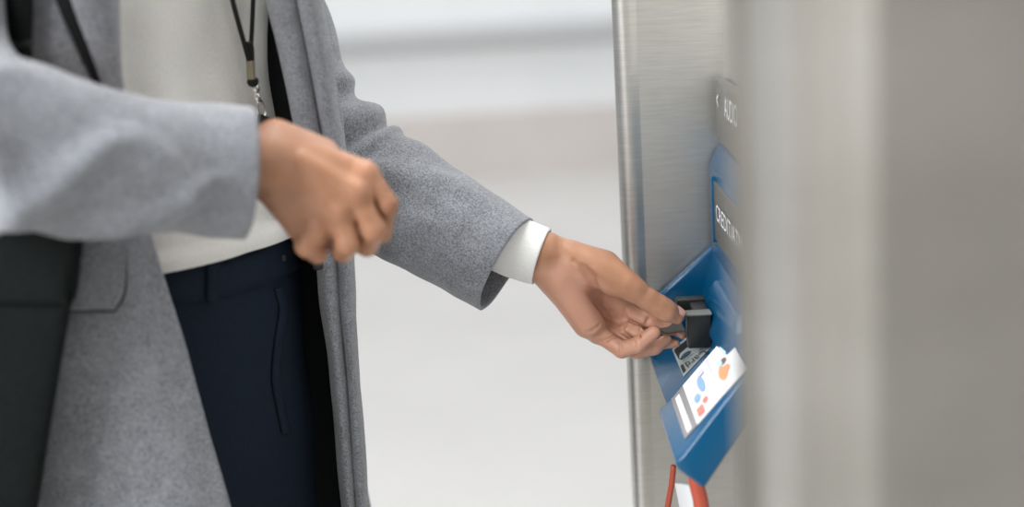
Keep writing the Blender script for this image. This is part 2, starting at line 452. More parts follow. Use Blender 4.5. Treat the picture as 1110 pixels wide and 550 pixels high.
# instruction label on the sloping top of the block
lc = [hit0 for hit0 in (tK.ray_cast(CAM, (W(x, y, 0) - CAM).normalized())[0] for x, y in ((741, 419), (789.5, 363), (809, 401), (757, 461)))]
bnrm = (lc[1] - lc[0]).cross(lc[3] - lc[0]).normalized()
if bnrm.z < 0: bnrm = -bnrm
def lab(name, u0, u1, v0, v1, mat, parent, h, rnd=0.0):
    """flat print on the label: u up the slope 0..1, v from far edge 0 to near edge 1"""
    def at(u, v): return (lc[0] * (1 - u) + lc[1] * u) * (1 - v) + (lc[3] * (1 - u) + lc[2] * u) * v + bnrm * h
    q = [at(u, v) for u, v in ((u0, v0), (u1, v0), (u1, v1), (u0, v1))]
    if rnd:
        q = [at((u0 + u1) / 2 + (u1 - u0) / 2 * math.cos(t), (v0 + v1) / 2 + (v1 - v0) / 2 * math.sin(t)) for t in np.linspace(0, 2 * math.pi, 14, endpoint=False)]
    n_ = len(q); d = bnrm * 0.0006
    vv = [tuple(p) for p in q] + [tuple(Vector(p) - d) for p in q]
    f = [tuple(range(n_)), tuple(range(2 * n_ - 1, n_ - 1, -1))] + [(i, n_ + i, n_ + (i + 1) % n_, (i + 1) % n_) for i in range(n_)]
    me = mesh(name, vv, f, mat, smooth=False); bm = bmesh.new(); bm.from_mesh(me); bmesh.ops.recalc_face_normals(bm, faces=bm.faces); bm.to_mesh(me); bm.free()
    return obj(name, me, parent)
lab('instruction_label', 0.0, 1.0, 0.0, 1.0, M['white_print'], bezel, 0.0012)
lab('label_margin', -0.27, 0.0, 0.0, 1.0, M['grey_print'], bezel, 0.0011)
lab('label_strip', -0.19, -0.10, 0.1, 0.96, M['white_print'], bezel, 0.0018)
k = 0.0019
for nm, u0, u1, v0, v1, mt, rd in [
        ('print_bar', 0.80, 0.90, 0.10, 0.34, 'cyan_print', 0), ('print_panel', 0.50, 0.56, 0.05, 0.95, 'lilac_print', 0),
        ('print_head', 0.70, 0.82, 0.38, 0.50, 'brown_print', 1), ('print_arm', 0.60, 0.76, 0.50, 0.80, 'orange_print', 1),
        ('print_arm', 0.72, 0.82, 0.56, 0.70, 'orange_print', 1), ('print_card', 0.64, 0.74, 0.34, 0.48, 'cyan_print', 0),
        ('print_figure', 0.24, 0.36, 0.22, 0.58, 'blue_print', 1), ('print_figure', 0.10, 0.22, 0.50, 0.66, 'blue_print', 1),
        ('print_mark', 0.08, 0.20, 0.78, 0.95, 'red_print', 0), ('print_mark', 0.22, 0.32, 0.72, 0.82, 'red_print', 1),
        ('print_bar', 0.30, 0.42, 0.14, 0.24, 'lilac_print', 0), ('print_line', 0.62, 0.66, 0.84, 0.97, 'lilac_print', 0)]:
    lab(nm, u0, u1, v0, v1, M[mt], bezel, k, rd); k += 0.0001

# card sticker on the tray floor
fd = Vector((E[0] - pD[0], 0, E[1] - pD[1])).normalized(); fn = Vector((-fd.z, 0, fd.x)); fo = Vector((pD[0], 0, pD[1]))
if fn.z < 0: fn = -fn
def flat(name, pts, mat, h, parent):
    q = [onplane(x, y, fo, fn) + fn * h for x, y in pts]
    n_ = len(q); vv = q + [p - fn * 0.0005 for p in q]
    f = [tuple(range(n_)), tuple(range(2 * n_ - 1, n_ - 1, -1))] + [(i, n_ + i, n_ + (i + 1) % n_, (i + 1) % n_) for i in range(n_)]
    me = mesh(name, vv, f, mat, smooth=False); bm = bmesh.new(); bm.from_mesh(me); bmesh.ops.recalc_face_normals(bm, faces=bm.faces); bm.to_mesh(me); bm.free()
    return obj(name, me, parent)
stk = [(729.5, 380), (733, 376), (745, 367), (775, 345), (785, 362), (741.5, 409)]
flat('card_sticker', stk, M['silver_print'], 0.0010, bezel)
flat('sticker_black', [(731.3, 380.8), (734, 378), (746, 368.8), (768, 366), (758, 373), (747, 376.5), (738, 384), (737, 391)], M['black_print'], 0.0013, bezel)
flat('sticker_band', [(737.5, 388.5), (738.5, 384.5), (747, 377.6), (756, 374), (764, 372), (760, 381), (751, 385), (742, 392.5)], M['silver_print'], 0.0016, bezel)
flat('sticker_oval', [(738.3, 391), (739.5, 388.3), (743, 384.5), (747, 382.2), (750, 381.8), (750.6, 383.2), (748.5, 386), (744.5, 389), (741, 391)], M['navy_print'], 0.0019, bezel)
flat('sticker_block', [(738.8, 398), (741.5, 396.2), (744.5, 402.5), (741.7, 405.5)], M['black_print'], 0.0017, bezel)
p0 = onplane(759.5, 384.4, fo, fn); p1 = onplane(743.6, 395.6, fo, fn); p2 = onplane(747.5, 400.5, fo, fn)
xd = (p1 - p0); ydv = (p1 - p2); ydv = -ydv
lett = text_mesh('sticker_lettering', 'Card', M['black_print'], bezel, p0 + fn * 0.001 - xd * 0.34, xd, ydv, xd.length * 1.34, ydv.length, th=0.0)
for v_ in lett.data.vertices: v_.co += fn * 0.0010

# card reader: two black jaws
def jaw(name, px0, px1, pyt, pyb, y0, y1, mat, parent):
    a = W(px0, pyt, y0); b = W(px1, pyb, y0)
    return box(name, a.x, b.x, y0, y1, b.z, a.z, mat, parent, bev=0.0015)
reader = jaw('card_reader', 745, 772, 342, 377, -0.004, 0.012, M['black_plastic'], machine)
reader['label'] = 'black plastic card reader'
a = W(745, 342, -0.004); b = W(772, 342, -0.004)
box('reader_top', a.x - 0.0005, b.x, -0.0045, 0.0125, a.z - 0.0015, a.z + 0.0006, M['grey_plastic'], reader, bev=0.0008)
jaw('reader_jaw', 733.5, 765, 325.5, 345, 0.046, 0.060, M['black_plastic'], reader)
jaw('reader_throat', 752, 770, 338, 372, 0.010, 0.05, M['black_plastic'], reader)

# red framed slot below the bezel
zf = W(748, 522, -0.12).z
xs = W(727, 530, -0.02).x
fr = obj('ticket_slot', mesh('ticket_slot', *boxv(XP - 0.012, XP + 0.01, -0.15, -0.02, zf - 0.16, zf), M['chrome'], smooth=True), machine, 'bright metal slot in a red frame'); bevel(fr, 0.003)
q_ = [W(733, 524, -0.03), W(749, 527, -0.135), W(765, 590, -0.135), W(746, 590, -0.03)]
o_ = obj('slot_lip', mesh('slot_lip', q_, [(0, 1, 2, 3)], M['white_print'], smooth=False), fr, 'white lip of the slot'); solid(o_, 0.003, 0)
def frame_bar(pts, r):
    return tube('slot_frame', [(Vector(p), r, r) for p in pts], 14, 8, M['red_plastic'], fr, cap=True, V0=(0.3, 1, 0.2))
frame_bar([W(730, 505, -0.01), W(728, 525, -0.01), W(724, 548, -0.01), W(718, 590, -0.01)], 0.003)
frame_bar([W(752, 500, -0.155), W(755, 525, -0.155), W(760, 548, -0.155), W(764, 600, -0.155)], 0.007)

# ------------------------------------------------------------------ person
PHI = R(55)
fwd = Vector((math.sin(PHI), -math.cos(PHI), 0)); rgt = Vector((-math.cos(PHI), -math.sin(PHI), 0))
CX, CY = -0.3200, -0.02
def B(r, f_, z): return Vector((CX, CY, z)) + rgt * r + fwd * f_

# --- flesh: one surface for torso, arms and legs, with finely modelled hands carried in the same mesh
cuff_far = W(563, 281, 0.01)
wristL = W(592, 279, 0.008)
elbL = W(345, 172, 0.09); shoL = B(-0.14, -0.02, 1.385)
wristR = W(286, 176, -0.225); elbR = W(-78, 118, -0.262); shoR = W(-70, -170, -0.16)
V, FC = [], []
def addmesh(P, Q):
    b = len(V); V.extend([tuple(p) for p in P]); FC.extend([tuple(b + i for i in q) for q in Q])
lo = np.array([-0.68, -0.42, -0.0]); hi = np.array([0.08, 0.30, 1.56])
fb = Field(lo, hi, 0.008)
ax = [tuple(rgt), tuple(fwd), (0, 0, 1)]
fb.add(fb.ell(B(0, -0.015, 1.22), ax, (0.120, 0.062, 0.22)), 0.02)
fb.add(fb.ell(B(0, -0.02, 0.97), ax, (0.130, 0.078, 0.16)), 0.04)
fb.add(fb.cone(B(-0.14, -0.01, 1.37), B(0.14, -0.01, 1.37), 0.042, 0.042), 0.04)
fb.add(fb.cone(B(0, 0, 1.40), B(0, 0.01, 1.52), 0.052, 0.048), 0.03)
for sgn, sh, el, wr in ((-1, shoL, elbL, wristL), (1, shoR, elbR, wristR)):
    fb.add(fb.cone(sh, el, 0.038, 0.034), 0.02); fb.add(fb.cone(el, el.lerp(wr, 0.9), 0.036, 0.025), 0.015)
    hip = B(sgn * 0.075, -0.01, 0.92); kn = B(sgn * 0.085, 0.01, 0.50); an = B(sgn * 0.09, -0.03, 0.09)
    fb.add(fb.cone(hip, kn, 0.070, 0.048), 0.03); fb.add(fb.cone(kn, an, 0.046, 0.030), 0.02)
    fb.add(fb.cone(an + Vector((0, 0, -0.045)), B(sgn * 0.095, 0.11, 0.035), 0.033, 0.028), 0.02)
addmesh(*fb.mesh())

def P_(t): return W(t[0], t[1], t[2] * 0.001)
# left hand: palm to the camera, thumb over the card, fingers curled beneath it
hl = Field(W(566, 240, 0).xyz + Vector((0, -0.055, -0.155)), W(752, 240, 0).xyz + Vector((0.004, 0.06, 0.012)), 0.00095)
def chain(fl, pts, k_in=0.006, k=0.0022, to=None):
    """a digit of its own: joints (px,py,mm) with radii in mm"""
    tmp = fl.d; fl.d = np.full_like(tmp, 1.0)
    for (a, ra), (b, rb) in zip(pts[:-1], pts[1:]):
        fl.add(fl.cone(P_(a), P_(b), ra * 0.001, rb * 0.001), k)
    dig = fl.d; fl.d = tmp
    return dig
PX = 0.89e-3
# forearm and wrist
hl.add(hl.cone(W(545, 260, 0.02), W(590, 281, 0.008), 0.0225, 0.0232), 0.004)
hl.add(hl.cone(W(592, 272, 0.004), W(612, 283, 0.006), 0.0170, 0.0165), 0.010)
hl.add(hl.cone(W(590, 286, 0.008), W(610, 303, 0.006), 0.0170, 0.0180), 0.010)
# palm: metacarpal fan
for a, b, ra, rb in [((606, 284, 8), (680, 325, 22), 16, 10.5), ((606, 290, 10), (672, 338, 18), 16, 10.5),
                     ((606, 297, 10), (662, 350, 12), 16, 10.5), ((604, 303, 8), (648, 361, 6), 17, 11.0)]:
    hl.add(hl.cone(P_(a), P_(b), ra * 0.001, rb * 0.001), 0.008)
# hypothenar heel and thenar mound
hl.add(hl.cone(P_((608, 305, -4)), P_((637, 350, -4)), 0.0165, 0.0150), 0.010)
hl.add(hl.cone(P_((622, 287, -4)), P_((664, 300, -12)), 0.0165, 0.0165), 0.008)
hl.add(hl.cone(P_((618, 278, 2)), P_((655, 288, 0)), 0.0150, 0.0150), 0.008)
hl.add(hl.cone(P_((655, 361, 10)), P_((686, 360, 9)), 0.0095, 0.0085), 0.006)
palm = hl.d.copy()
# thumb
th_ = chain(hl, [((640, 291, -6), 14.5), ((679, 309, -20), 12.8), ((687, 314, -21), 11.6), ((703, 325, -21), 10.2), ((714, 332, -20), 10.5), ((722, 337, -19), 10.1), ((733, 342.5, -15), 8.2)], k=0.004)
hl.add(th_, 0.008)
# web between thumb and index side
hl.add(hl.cone(P_((650, 292, 10)), P_((684, 312, 14)), 0.012, 0.009), 0.010)
idx = chain(hl, [((674, 336, 18), 11.0), ((700, 348, 9), 10.2), ((706, 350, 8), 9.8), ((722, 358, 7), 8.4), ((736, 363, 5), 6.8)])
mid = chain(hl, [((666, 350, 12), 10.6), ((692, 364, 1), 9.8), ((699, 366, 1), 9.6), ((716, 370, 2), 8.2), ((731, 370, 4), 6.8)])
rng = chain(hl, [((660, 356, 9), 9.6), ((690, 379, -4), 9.0), ((709, 376, -6), 8.0), ((722, 367, -2), 6.8)])
pky = chain(hl, [((650, 362, 2), 9.2), ((674, 379, -12), 8.4), ((691, 374, -20), 7.6), ((709, 360, -20), 6.4)])
base = hl.d
for dg_ in (idx, mid, rng, pky): hl.add(dg_, 0.0045)
# keep the digits apart from one another
def seam(a, b, w_=0.0011):
    m_ = np.maximum(np.abs(a - b) * 0.5 - w_, np.maximum(a, b) - 0.004); return m_
for a_, b_ in ((idx, mid), (mid, rng), (rng, pky), (th_, idx)):
    s_ = np.maximum(seam(a_, b_), -(palm - 0.002)); hl.cut(s_, 0.0015)
# creases
def crease(fl, pts, r=1.3, k=0.003):
    q = [P_(p) for p in pts]
    for a, b in zip(q[:-1], q[1:]): fl.cut(fl.cone(a, b, r * 0.001, r * 0.001), k)
def surfY(fl, px, py):
    """depth (mm) of the first flesh met along the sight line through (px,py)"""
    for y in np.arange(-0.055, 0.06, 0.0008):
        p = W(px, py, y); i = np.round((np.array(p) - fl.lo) / fl.h).astype(int)
        if (i >= 0).all() and (i < fl.n).all() and fl.d[tuple(i)] < 0: return y * 1000
    return 0.0
def screase(fl, pts, r=1.2, k=0.003, dp=0.3):
    crease(fl, [(x, y, surfY(fl, x, y) - dp) for x, y in pts], r, k)
screase(hl, [(622, 283), (630, 289), (637, 297), (642, 308), (645, 322), (648, 332)], 0.9, 0.004, 0.2)
screase(hl, [(634, 294), (640, 302), (645, 313), (648, 326)], 1.3, 0.010, 0.3)
sy_ = surfY(hl, 664, 337)
hl.cut(hl.cone(P_((656, 326, sy_ - 3.5)), P_((668, 346, sy_ - 3)), 0.0095, 0.0090), 0.006)
screase(hl, [(637, 360), (643, 358), (649, 353)], 0.9, 0.003)
screase(hl, [(647, 371), (658, 369), (668, 364), (673, 357)], 0.9, 0.003)
screase(hl, [(655, 342), (664, 347), (672, 350)], 1.2, 0.004)
screase(hl, [(654, 330), (662, 338), (667, 345)], 1.0, 0.004)
screase(hl, [(672, 371), (673, 377), (672, 383)], 0.6, 0.002)
screase(hl, [(689, 366), (691, 373), (690, 379)], 0.6, 0.002)
screase(hl, [(700, 338), (702, 347), (699, 357)], 0.8, 0.003)
screase(hl, [(678, 336), (676, 345), (678, 353)], 0.9, 0.003)
screase(hl, [(694, 357), (695, 366)], 0.7, 0.002)
NL = [len(V)]
addmesh(*hl.mesh()); NL.append(len(V))

# right hand: back of the hand to the camera, fingers loosely closed
def PR(t): return W(t[0], t[1], -0.215 + t[2] * 0.001)
hr = Field(PR((262, 118, 0)).xyz + Vector((0, -0.045, -0.155)), PR((436, 118, 0)).xyz + Vector((0.004, 0.085, 0.03)), 0.0011)
P_old = P_
P_ = PR
def rc(a, b, ra, rb, k): hr.add(hr.cone(PR(a), PR(b), ra * 0.001, rb * 0.001), k)
rc((240, 168, -20), (290, 178, -6), 26, 24, 0.004)
for a, b, ra, rb in [((296, 160, 4), (392, 188, 8), 17, 11.5), ((296, 172, -2), (386, 210, -4), 18, 11.5),
                     ((296, 186, -2), (368, 230, -6), 18, 11.5), ((298, 198, 4), (345, 248, 0), 17, 11.5)]:
    rc(a, b, ra, rb, 0.008)
rc((300, 150, 14), (350, 168, 26), 15, 14, 0.012)
rc((296, 200, 6), (326, 246, 4), 14, 12, 0.010)
for c, r in (((394, 190, 2), 9.0), ((387, 211, -10), 9.0), ((369, 230, -12), 8.8), ((346, 248, -7), 8.4)):
    rc(c, c, r, r, 0.007)
for a, b in (((330, 172, -13), (384, 205, -14)), ((330, 182, -14), (366, 226, -16))):
    rc(a, b, 1.2, 1.8, 0.011)
palmR = hr.d.copy()
i2 = chain(hr, [((397, 191, 6), 11.0), ((418, 222, 2), 10.0), ((412, 252, 18), 9.2), ((392, 256, 34), 8.0)])
m2 = chain(hr, [((388, 212, -4), 11.0), ((405, 249, -9), 10.2), ((398, 266, 10), 9.2), ((380, 262, 28), 8.0)])
r2 = chain(hr, [((369, 231, -6), 10.8), ((377, 264, -12), 9.8), ((372, 272, 8), 9.0), ((358, 264, 24), 7.8)])
p2 = chain(hr, [((343, 248, -2), 10.8), ((333, 266, -5), 10.0), ((344, 274, 4), 8.6), ((350, 266, 20), 7.2)])
t2 = chain(hr, [((330, 175, 30), 13), ((362, 205, 44), 11.5), ((384, 232, 48), 10.5), ((398, 248, 46), 8.5)], k=0.004)
hr.add(t2, 0.010)
for dg_ in (i2, m2, r2, p2): hr.add(dg_, 0.005)
for a_, b_ in ((i2, m2), (m2, r2), (r2, p2)):
    s_ = np.maximum(seam(a_, b_, 0.0014), -(palmR - 0.003)); hr.cut(s_, 0.002)
addmesh(*hr.mesh())
P_ = P_old

foot = Vector((CX, CY, 0))
Vp = [Vector(v) - foot for v in V]
person = obj('person', mesh('person', Vp, FC, M['skin']))
pm = person.data.attributes.new('palm_tone', 'FLOAT', 'POINT')
nl0 = NL[0]; nl1 = NL[1]
tone = np.zeros(len(V), np.float32)
for i in range(nl0, nl1):
    x, y = proj(V[i]); ln = float(np.interp(x, [575, 615, 640, 668, 690, 715, 745], [290, 283, 296, 322, 333, 347, 356]))
    k_ = min(1, max(0, (y - ln + 6) / 14)); n3 = person.data.vertices[i].normal
    k_ *= min(1, max(0, (-n3.y + 0.25 + 0.4 * n3.x * 0 - 0.2 * n3.z) / 0.6)); tone[i] = 0.85 * k_
pm.data.foreach_set('value', tone)
person.location = foot; person.matrix_basis = Matrix.Translation(foot)
tag(person, 'person in an open grey wool coat pushing a card into the machine', 'person')

# thumbnail
def patch(name, centre_px, Ymm, u_px, v_px, mat, parent, bulge=0.0012):
    c = W(*centre_px, Ymm * 1e-3)
    return c
def nail(c, u, v, n_, mat, parent):
    c, u, v, n_ = Vector(c), Vector(u), Vector(v), Vector(n_).normalized()
    vv, ff = [], []; K = 9
    for i in range(K):
        for j in range(K):
            a, b_ = i / (K - 1) * 2 - 1, j / (K - 1) * 2 - 1
            sq = math.sqrt(1 - 0.38 * b_ * b_), math.sqrt(1 - 0.38 * a * a)
            vv.append(c + u * a * sq[0] + v * b_ * sq[1] + n_ * (0.0009 - 0.0024 * b_ * b_ - 0.0006 * a * a))
    ff = gridfaces(K, K)
    o = obj('fingernail', mesh('fingernail', vv, ff, mat), parent); solid(o, 0.0006, 0); return o
tdir = (P_((737, 341, -15)) - P_((716, 327, -20))).normalized()
tn = Vector((0.35, -0.42, 0.84)); tn = (tn - tdir * tn.dot(tdir)).normalized(); tv = tdir.cross(tn)
nail(P_((732, 341, -15.3)) + tn * 0.0078, tdir * 0.0068, tv * 0.0056, tn, M['nail'], person)

# --- trousers
ft = Field((-0.56, -0.30, 0.02), (-0.08, 0.26, 1.14), 0.006)
zw = 1.102                                      # waist
ft.add(ft.ell(B(0.0, -0.005, 1.02), ax, (0.149, 0.099, 0.28)), 0.01)
ft.add(ft.ell(B(0.0, -0.04, 0.90), ax, (0.150, 0.104, 0.14)), 0.04)
for sgn in (-1, 1):
    hip = B(sgn * 0.078, -0.022, 0.90); kn = B(sgn * 0.088, 0.0, 0.50); an = B(sgn * 0.092, -0.03, 0.07)
    ft.add(ft.cone(hip, kn, 0.085, 0.076), 0.03); ft.add(ft.cone(kn, an, 0.078, 0.068), 0.02)
ft.d = np.maximum(ft.d, ft.Z - zw - 0.012 * 0 + 0 * ft.X); ft.d = np.maximum(ft.d, 0.05 - ft.Z)
tr = mesh('trousers', *ft.mesh(), M['navy'])
trousers = obj('trousers', tr, person)

def bvh(me): return BVHTree.FromPolygons([v.co[:] for v in me.vertices], [p.vertices[:] for p in me.polygons])
def hit(tree, px, py):
    d = (ROT @ Vector(((px - 555) / F, (275 - py) / F, -1.0))).normalized()
    h = tree.ray_cast(CAM, d); return h[0], h[1]
tT = bvh(tr)
def ribbon(name, tree, pts, wd, th, mat, parent, lift=0.0015, n=24, prof=None):
    """a strip laid over a surface along pixel points; wd in px"""
    A = cr(np.array(pts, float), n); D = np.gradient(A, axis=0); D /= np.linalg.norm(D, axis=1, keepdims=True)
    N2 = np.stack([-D[:, 1], D[:, 0]], 1); vv = []; K = 5
    for i in range(n):
        for j in range(K):
            t = j / (K - 1) * 2 - 1
            q = A[i] + N2[i] * wd * 0.5 * t; h, nn = hit(tree, *q)
            if h is None: h, nn = hit(tree, *A[i]);
            if h is None: return None
            if nn.dot(CAM - h) < 0: nn = -nn
            vv.append(h + nn * (lift + th * (1 - t * t)))
    o = obj(name, mesh(name, vv, gridfaces(n, K), mat), parent); solid(o, 0.0012, 0); return o
# --- sweater
def swrow(z, r, f0, a, b):
    return [B(r, f0, z) + rgt * (a * math.cos(t)) + fwd * (b * math.sin(t)) for t in np.linspace(0, 2 * math.pi, 25)]
def swd(s, t, p):
    d = 0.004 * nz(p, 11, 3.1) + 0.0015 * nz(p, 34, 1.2)
    d += 0.010 * math.exp(-((s - 0.80) / 0.10) ** 2)
    d += fold(s, t, 0.15, 0.30, 0.62, 0.21, 0.030, 0.010) + fold(s, t, 0.25, 0.22, 0.85, 0.30, 0.025, 0.006) + fold(s, t, 0.1, 0.17, 0.7, 0.14, 0.03, 0.008)
    return -d
rows = [swrow(1.43, 0, 0.0, 0.12, 0.07), swrow(1.36, 0, 0.0, 0.146, 0.084), swrow(1.27, 0, -0.008, 0.141, 0.079), swrow(1.19, 0, -0.008, 0.143, 0.083),
        swrow(1.14, 0, 0.0, 0.149, 0.101), swrow(1.110, 0, 0.0, 0.153, 0.106), swrow(1.090, 0, 0.0, 0.151, 0.103)]
sweater = sheet('sweater', rows, 70, 110, M['sweater'], person, swd, th=0.004)
tS = bvh(sweater.data)
# far cuff of the sweater
tube('cuff', [(W(520, 248, 0.020), 0.028, 0.026), (W(545, 262, 0.016), 0.0285, 0.026), (W(568, 272, 0.011), 0.0280, 0.0255), (W(587, 278.5, 0.007), 0.0265, 0.0248)], 24, 40,
     M['cuff'], sweater, lambda s, t, p: 0.0006 * nz(p, 60, 2), th=0.003, label='white knitted cuff')

# --- trouser details
ribbon('waistband', tT, [(150, 316), (185, 311), (235, 303), (280, 290), (316, 272)], 40, 0.0012, M['navy'], trousers, 0.0018, 40)
ribbon('belt_loop', tT, [(228, 279), (227, 300), (226, 327)], 13, 0.002, M['navy'], trousers, 0.0050, 16)
ribbon('fly', tT, [(300, 312), (306, 335), (301, 370), (298, 410), (303, 440), (309, 470)], 9, 0.0022, M['navy'], trousers, 0.0012, 40)
h_, n_ = hit(tT, 303, 280)
if h_: nail(h_ + n_ * 0.005, Vector((0, 0, 0.003)), Vector((0.002, 0.001, 0)), n_, M['black_plastic'], trousers).name = 'trouser_button'
for sg in (-1, 1):
    sp = B(sg * 0.095, -0.075, 0.03); ep = B(sg * 0.10, 0.13, 0.03)
    tube('shoe', [(sp, 0.028, 0.020), (sp.lerp(ep, 0.15), 0.036, 0.030), (sp.lerp(ep, 0.6), 0.040, 0.030), (sp.lerp(ep, 0.88), 0.038, 0.024), (ep, 0.018, 0.012)], 24, 24, M['leather'], person, cap=True, V0=(0, 0, 1))

# --- coat: one cloth from the right front edge round the back to the left front edge
def cloth_y(px, py, y, gap=0.012):
    for tr_ in (tS, tT):
        h, nn = hit(tr_, px, py)
        if h is not None: y = min(y, h.y - gap)
    return y
LEFT_EDGE = [(-190, 318), (-60, 336), (0, 344), (60, 354), (105, 361), (200, 379), (300, 381), (400, 387), (550, 396), (700, 405), (900, 416)]
RIGHT_EDGE = [(-190, 126), (-60, 122), (0, 122), (60, 122), (105, 124), (200, 146), (258, 164), (400, 206), (550, 250), (700, 292), (900, 345)]
def edge_at(E_, y):
    ys = [e[0] for e in E_]; xs = [e[1] for e in E_]; return float(np.interp(y, ys, xs))
rows = []
for py in (-190, -60, 50, 105, 180, 258, 330, 400, 475, 550, 700, 880):
    ex = edge_at(RIGHT_EDGE, py); row = []
    fl_ = max(0, (py - 258) / 300.0)                        # flare of the skirt
    for u, yo in ((0, -0.165), (0.2, -0.192), (0.45, -0.200), (0.7, -0.190), (1.0, -0.115)):
        px = ex + (-45 - 25 * fl_ - ex) * u
        y = yo - 0.012 * fl_
        if u < 0.5: y = cloth_y(px, min(py, 560), y, 0.010 if u == 0 else 0.014)
        row.append(W(px, py, y))
    z = row[0].z
    for r_, f_ in ((0.13, -0.135), (0.0, -0.155), (-0.13, -0.13), (-0.185, -0.03), (-0.165, 0.035)):
        row.append(B(r_ * (1 + 0.12 * fl_), f_ * (1 + 0.25 * fl_), z))
    lx = edge_at(LEFT_EDGE, py)
    row.append(W(lx * 0.45 + 305 * 0.55, py, 0.055)); row.append(W(lx - 3, py, 0.010))
    for k_ in (-2, -1): row[k_] = WZ(proj(row[k_])[0], row[k_].y, z)
    rows.append(row)
def coatd(s, t, p):
    return 0.0035 * nz(p, 9, 5.0) + 0.0012 * nz(p, 30, 2.0) + 0.004 * nz((p[0] * 2.2, p[1] * 2.2, p[2] * 0.3), 8, 7.0)
coat = sheet('coat', rows, 90, 130, M['wool'], person, coatd, th=0.004)
tC = bvh(coat.data)

# left front: black lining and the turned-back lapel with its facing strip
LIN = [(-190, 318), (-60, 331), (0, 338), (60, 345), (105, 350), (200, 352), (300, 352), (400, 362), (550, 376), (700, 390), (880, 402)]
rows = []
for py, lx in LIN:
    r0 = []
    for px, y in ((270, 0.060), (292, 0.052), (312, 0.036), (lx * 0.5 + 158, 0.022), (lx, 0.004)):
        r0.append(W(px, py, y))
    rows.append(r0)
sheet('lining', rows, 60, 30, M['lining'], coat, lambda s, t, p: 0.004 * nz((p[0] * 2, p[1], p[2] * 0.3), 14, 1), th=0.002)
LAP = [(-190, 268, 318, -0.075), (-60, 281, 338, -0.075), (0, 290, 346, -0.072), (55, 303, 356, -0.066), (105, 314, 363, -0.058), (160, 324, 373, -0.048), (215, 333, 381, -0.036),
       (285, 345, 382, -0.024), (340, 350, 384, -0.018), (400, 358, 388, -0.014), (475, 365, 393, -0.012), (550, 372, 397, -0.010), (700, 385, 406, -0.008), (880, 400, 417, -0.006)]
rows = []
for py, l, r_, y in LAP:
    rows.append([W(l, py, y + 0.004), W(l + (r_ - l) * 0.22, py, y - 0.012), W(l + (r_ - l) * 0.46, py, y - 0.004), W(l + (r_ - l) * 0.55, py, y + 0.004), W(l + (r_ - l) * 0.78, py, y - 0.010), W(r_, py, y + 0.012), W(r_ - 5, py, y + 0.030)])
sheet('lapel', rows, 90, 50, M['wool'], coat, lambda s, t, p: 0.0015 * nz(p, 18, 2), th=0.004)
for pxy in ((345, 284),):
    p_ = W(*pxy, -0.036); o = nail(p_, Vector((0.006, 0, 0.001)), Vector((0.001, 0.0, 0.008)), Vector((0.1, -1, 0.2)), M['black_plastic'], coat); o.name = 'coat_button'; o['label'] = 'black coat button'

def patch(name, tree, left, right, n, m, lift, mat, parent, th=0.003, edge=0.0, fb=-0.19):
    A = cr(np.array(left, float), n); Bq = cr(np.array(right, float), n); vv = []
    for i in range(n):
        for j in range(m):
            t = j / (m - 1); q = A[i] * (1 - t) + Bq[i] * t
            h, nn = hit(tree, *q)
            if h is None: h = W(q[0], q[1], fb); nn = Vector((0, -1, 0))
            if nn.dot(CAM - h) < 0: nn = -nn
            e = min(t, 1 - t, i / (n - 1), 1 - i / (n - 1)); l_ = lift(i / (n - 1), t) if callable(lift) else lift
            vv.append(h + nn * l_)
    o = obj(name, mesh(name, vv, gridfaces(n, m), mat), parent); solid(o, th, 0); return o
# right front: lapel, a dark strip standing in for its shadow, pocket flap
patch('lapel', tC, [(52, -150), (70, -40), (78, 0), (93, 50), (108, 99), (112, 112)], [(124, -150), (122.5, -40), (122, 0), (122, 50), (123, 99), (124, 112)], 40, 14,
      lambda s, t: 0.006 + 0.010 * math.sin(math.pi * min(1, t * 1.0)) ** 0.7, M['wool'], coat)
patch('lapel_shadow', tC, [(34, -150), (53, -40), (61, 0), (81, 50), (101, 96), (107, 112)], [(58, -150), (73, -40), (80, 0), (95, 50), (109, 98), (112, 112)], 40, 5,
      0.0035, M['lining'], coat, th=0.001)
patch('pocket_flap', tC, [(88, 240), (88, 262), (86, 285), (82, 310), (79, 333)], [(133, 240), (132, 262), (131, 285), (129.5, 314), (121, 333)], 30, 30,
      lambda s, t: 0.006 + 0.008 * s + 0.004 * t ** 4, M['wool'], coat, th=0.004)

patch('flap_shadow', tC, [(88, 240), (88, 262), (86, 285), (82, 312), (79, 337)], [(137, 240), (136, 262), (135, 285), (134, 318), (124, 338)], 30, 30,
      lambda s, t: 0.0025 + 0.006 * s, M['lining'], coat, th=0.001)  # black patch standing in for the shadow along the flap's edge
# sleeves
def far_d(s, t, p):
    d = 0.0035 * nz(p, 16, 4.4) + 0.0014 * nz(p, 45, 9.0)
    d += 0.0065 * math.sin(62 * s + 2.2 * math.cos(t) + 1.0) * math.exp(-((s - 0.46) / 0.12) ** 2)
    d += 0.0025 * nz((p[0], p[1], p[2]), 28, 3.3)
    d += fold(s, t, 0.55, 4.5, 0.80, 3.6, 0.07, 0.006, 6.283) + fold(s, t, 0.62, 3.1, 0.75, 4.2, 0.06, 0.005, 6.283)
    return d
sl = tube('sleeve', [(W(272, -130, 0.125), 0.062, 0.060), (W(284, -20, 0.120), 0.052, 0.052), (W(306, 55, 0.112), 0.0540, 0.052), (W(330, 122, 0.100), 0.0560, 0.054), (W(378, 185, 0.082), 0.0600, 0.055),
                     (W(423, 214, 0.064), 0.0570, 0.052), (W(470, 241, 0.042), 0.0535, 0.049), (W(515, 266, 0.024), 0.0500, 0.047), (W(549, 286, 0.012), 0.0476, 0.046)],
          120, 72, M['wool'], coat, far_d, th=0.0035)
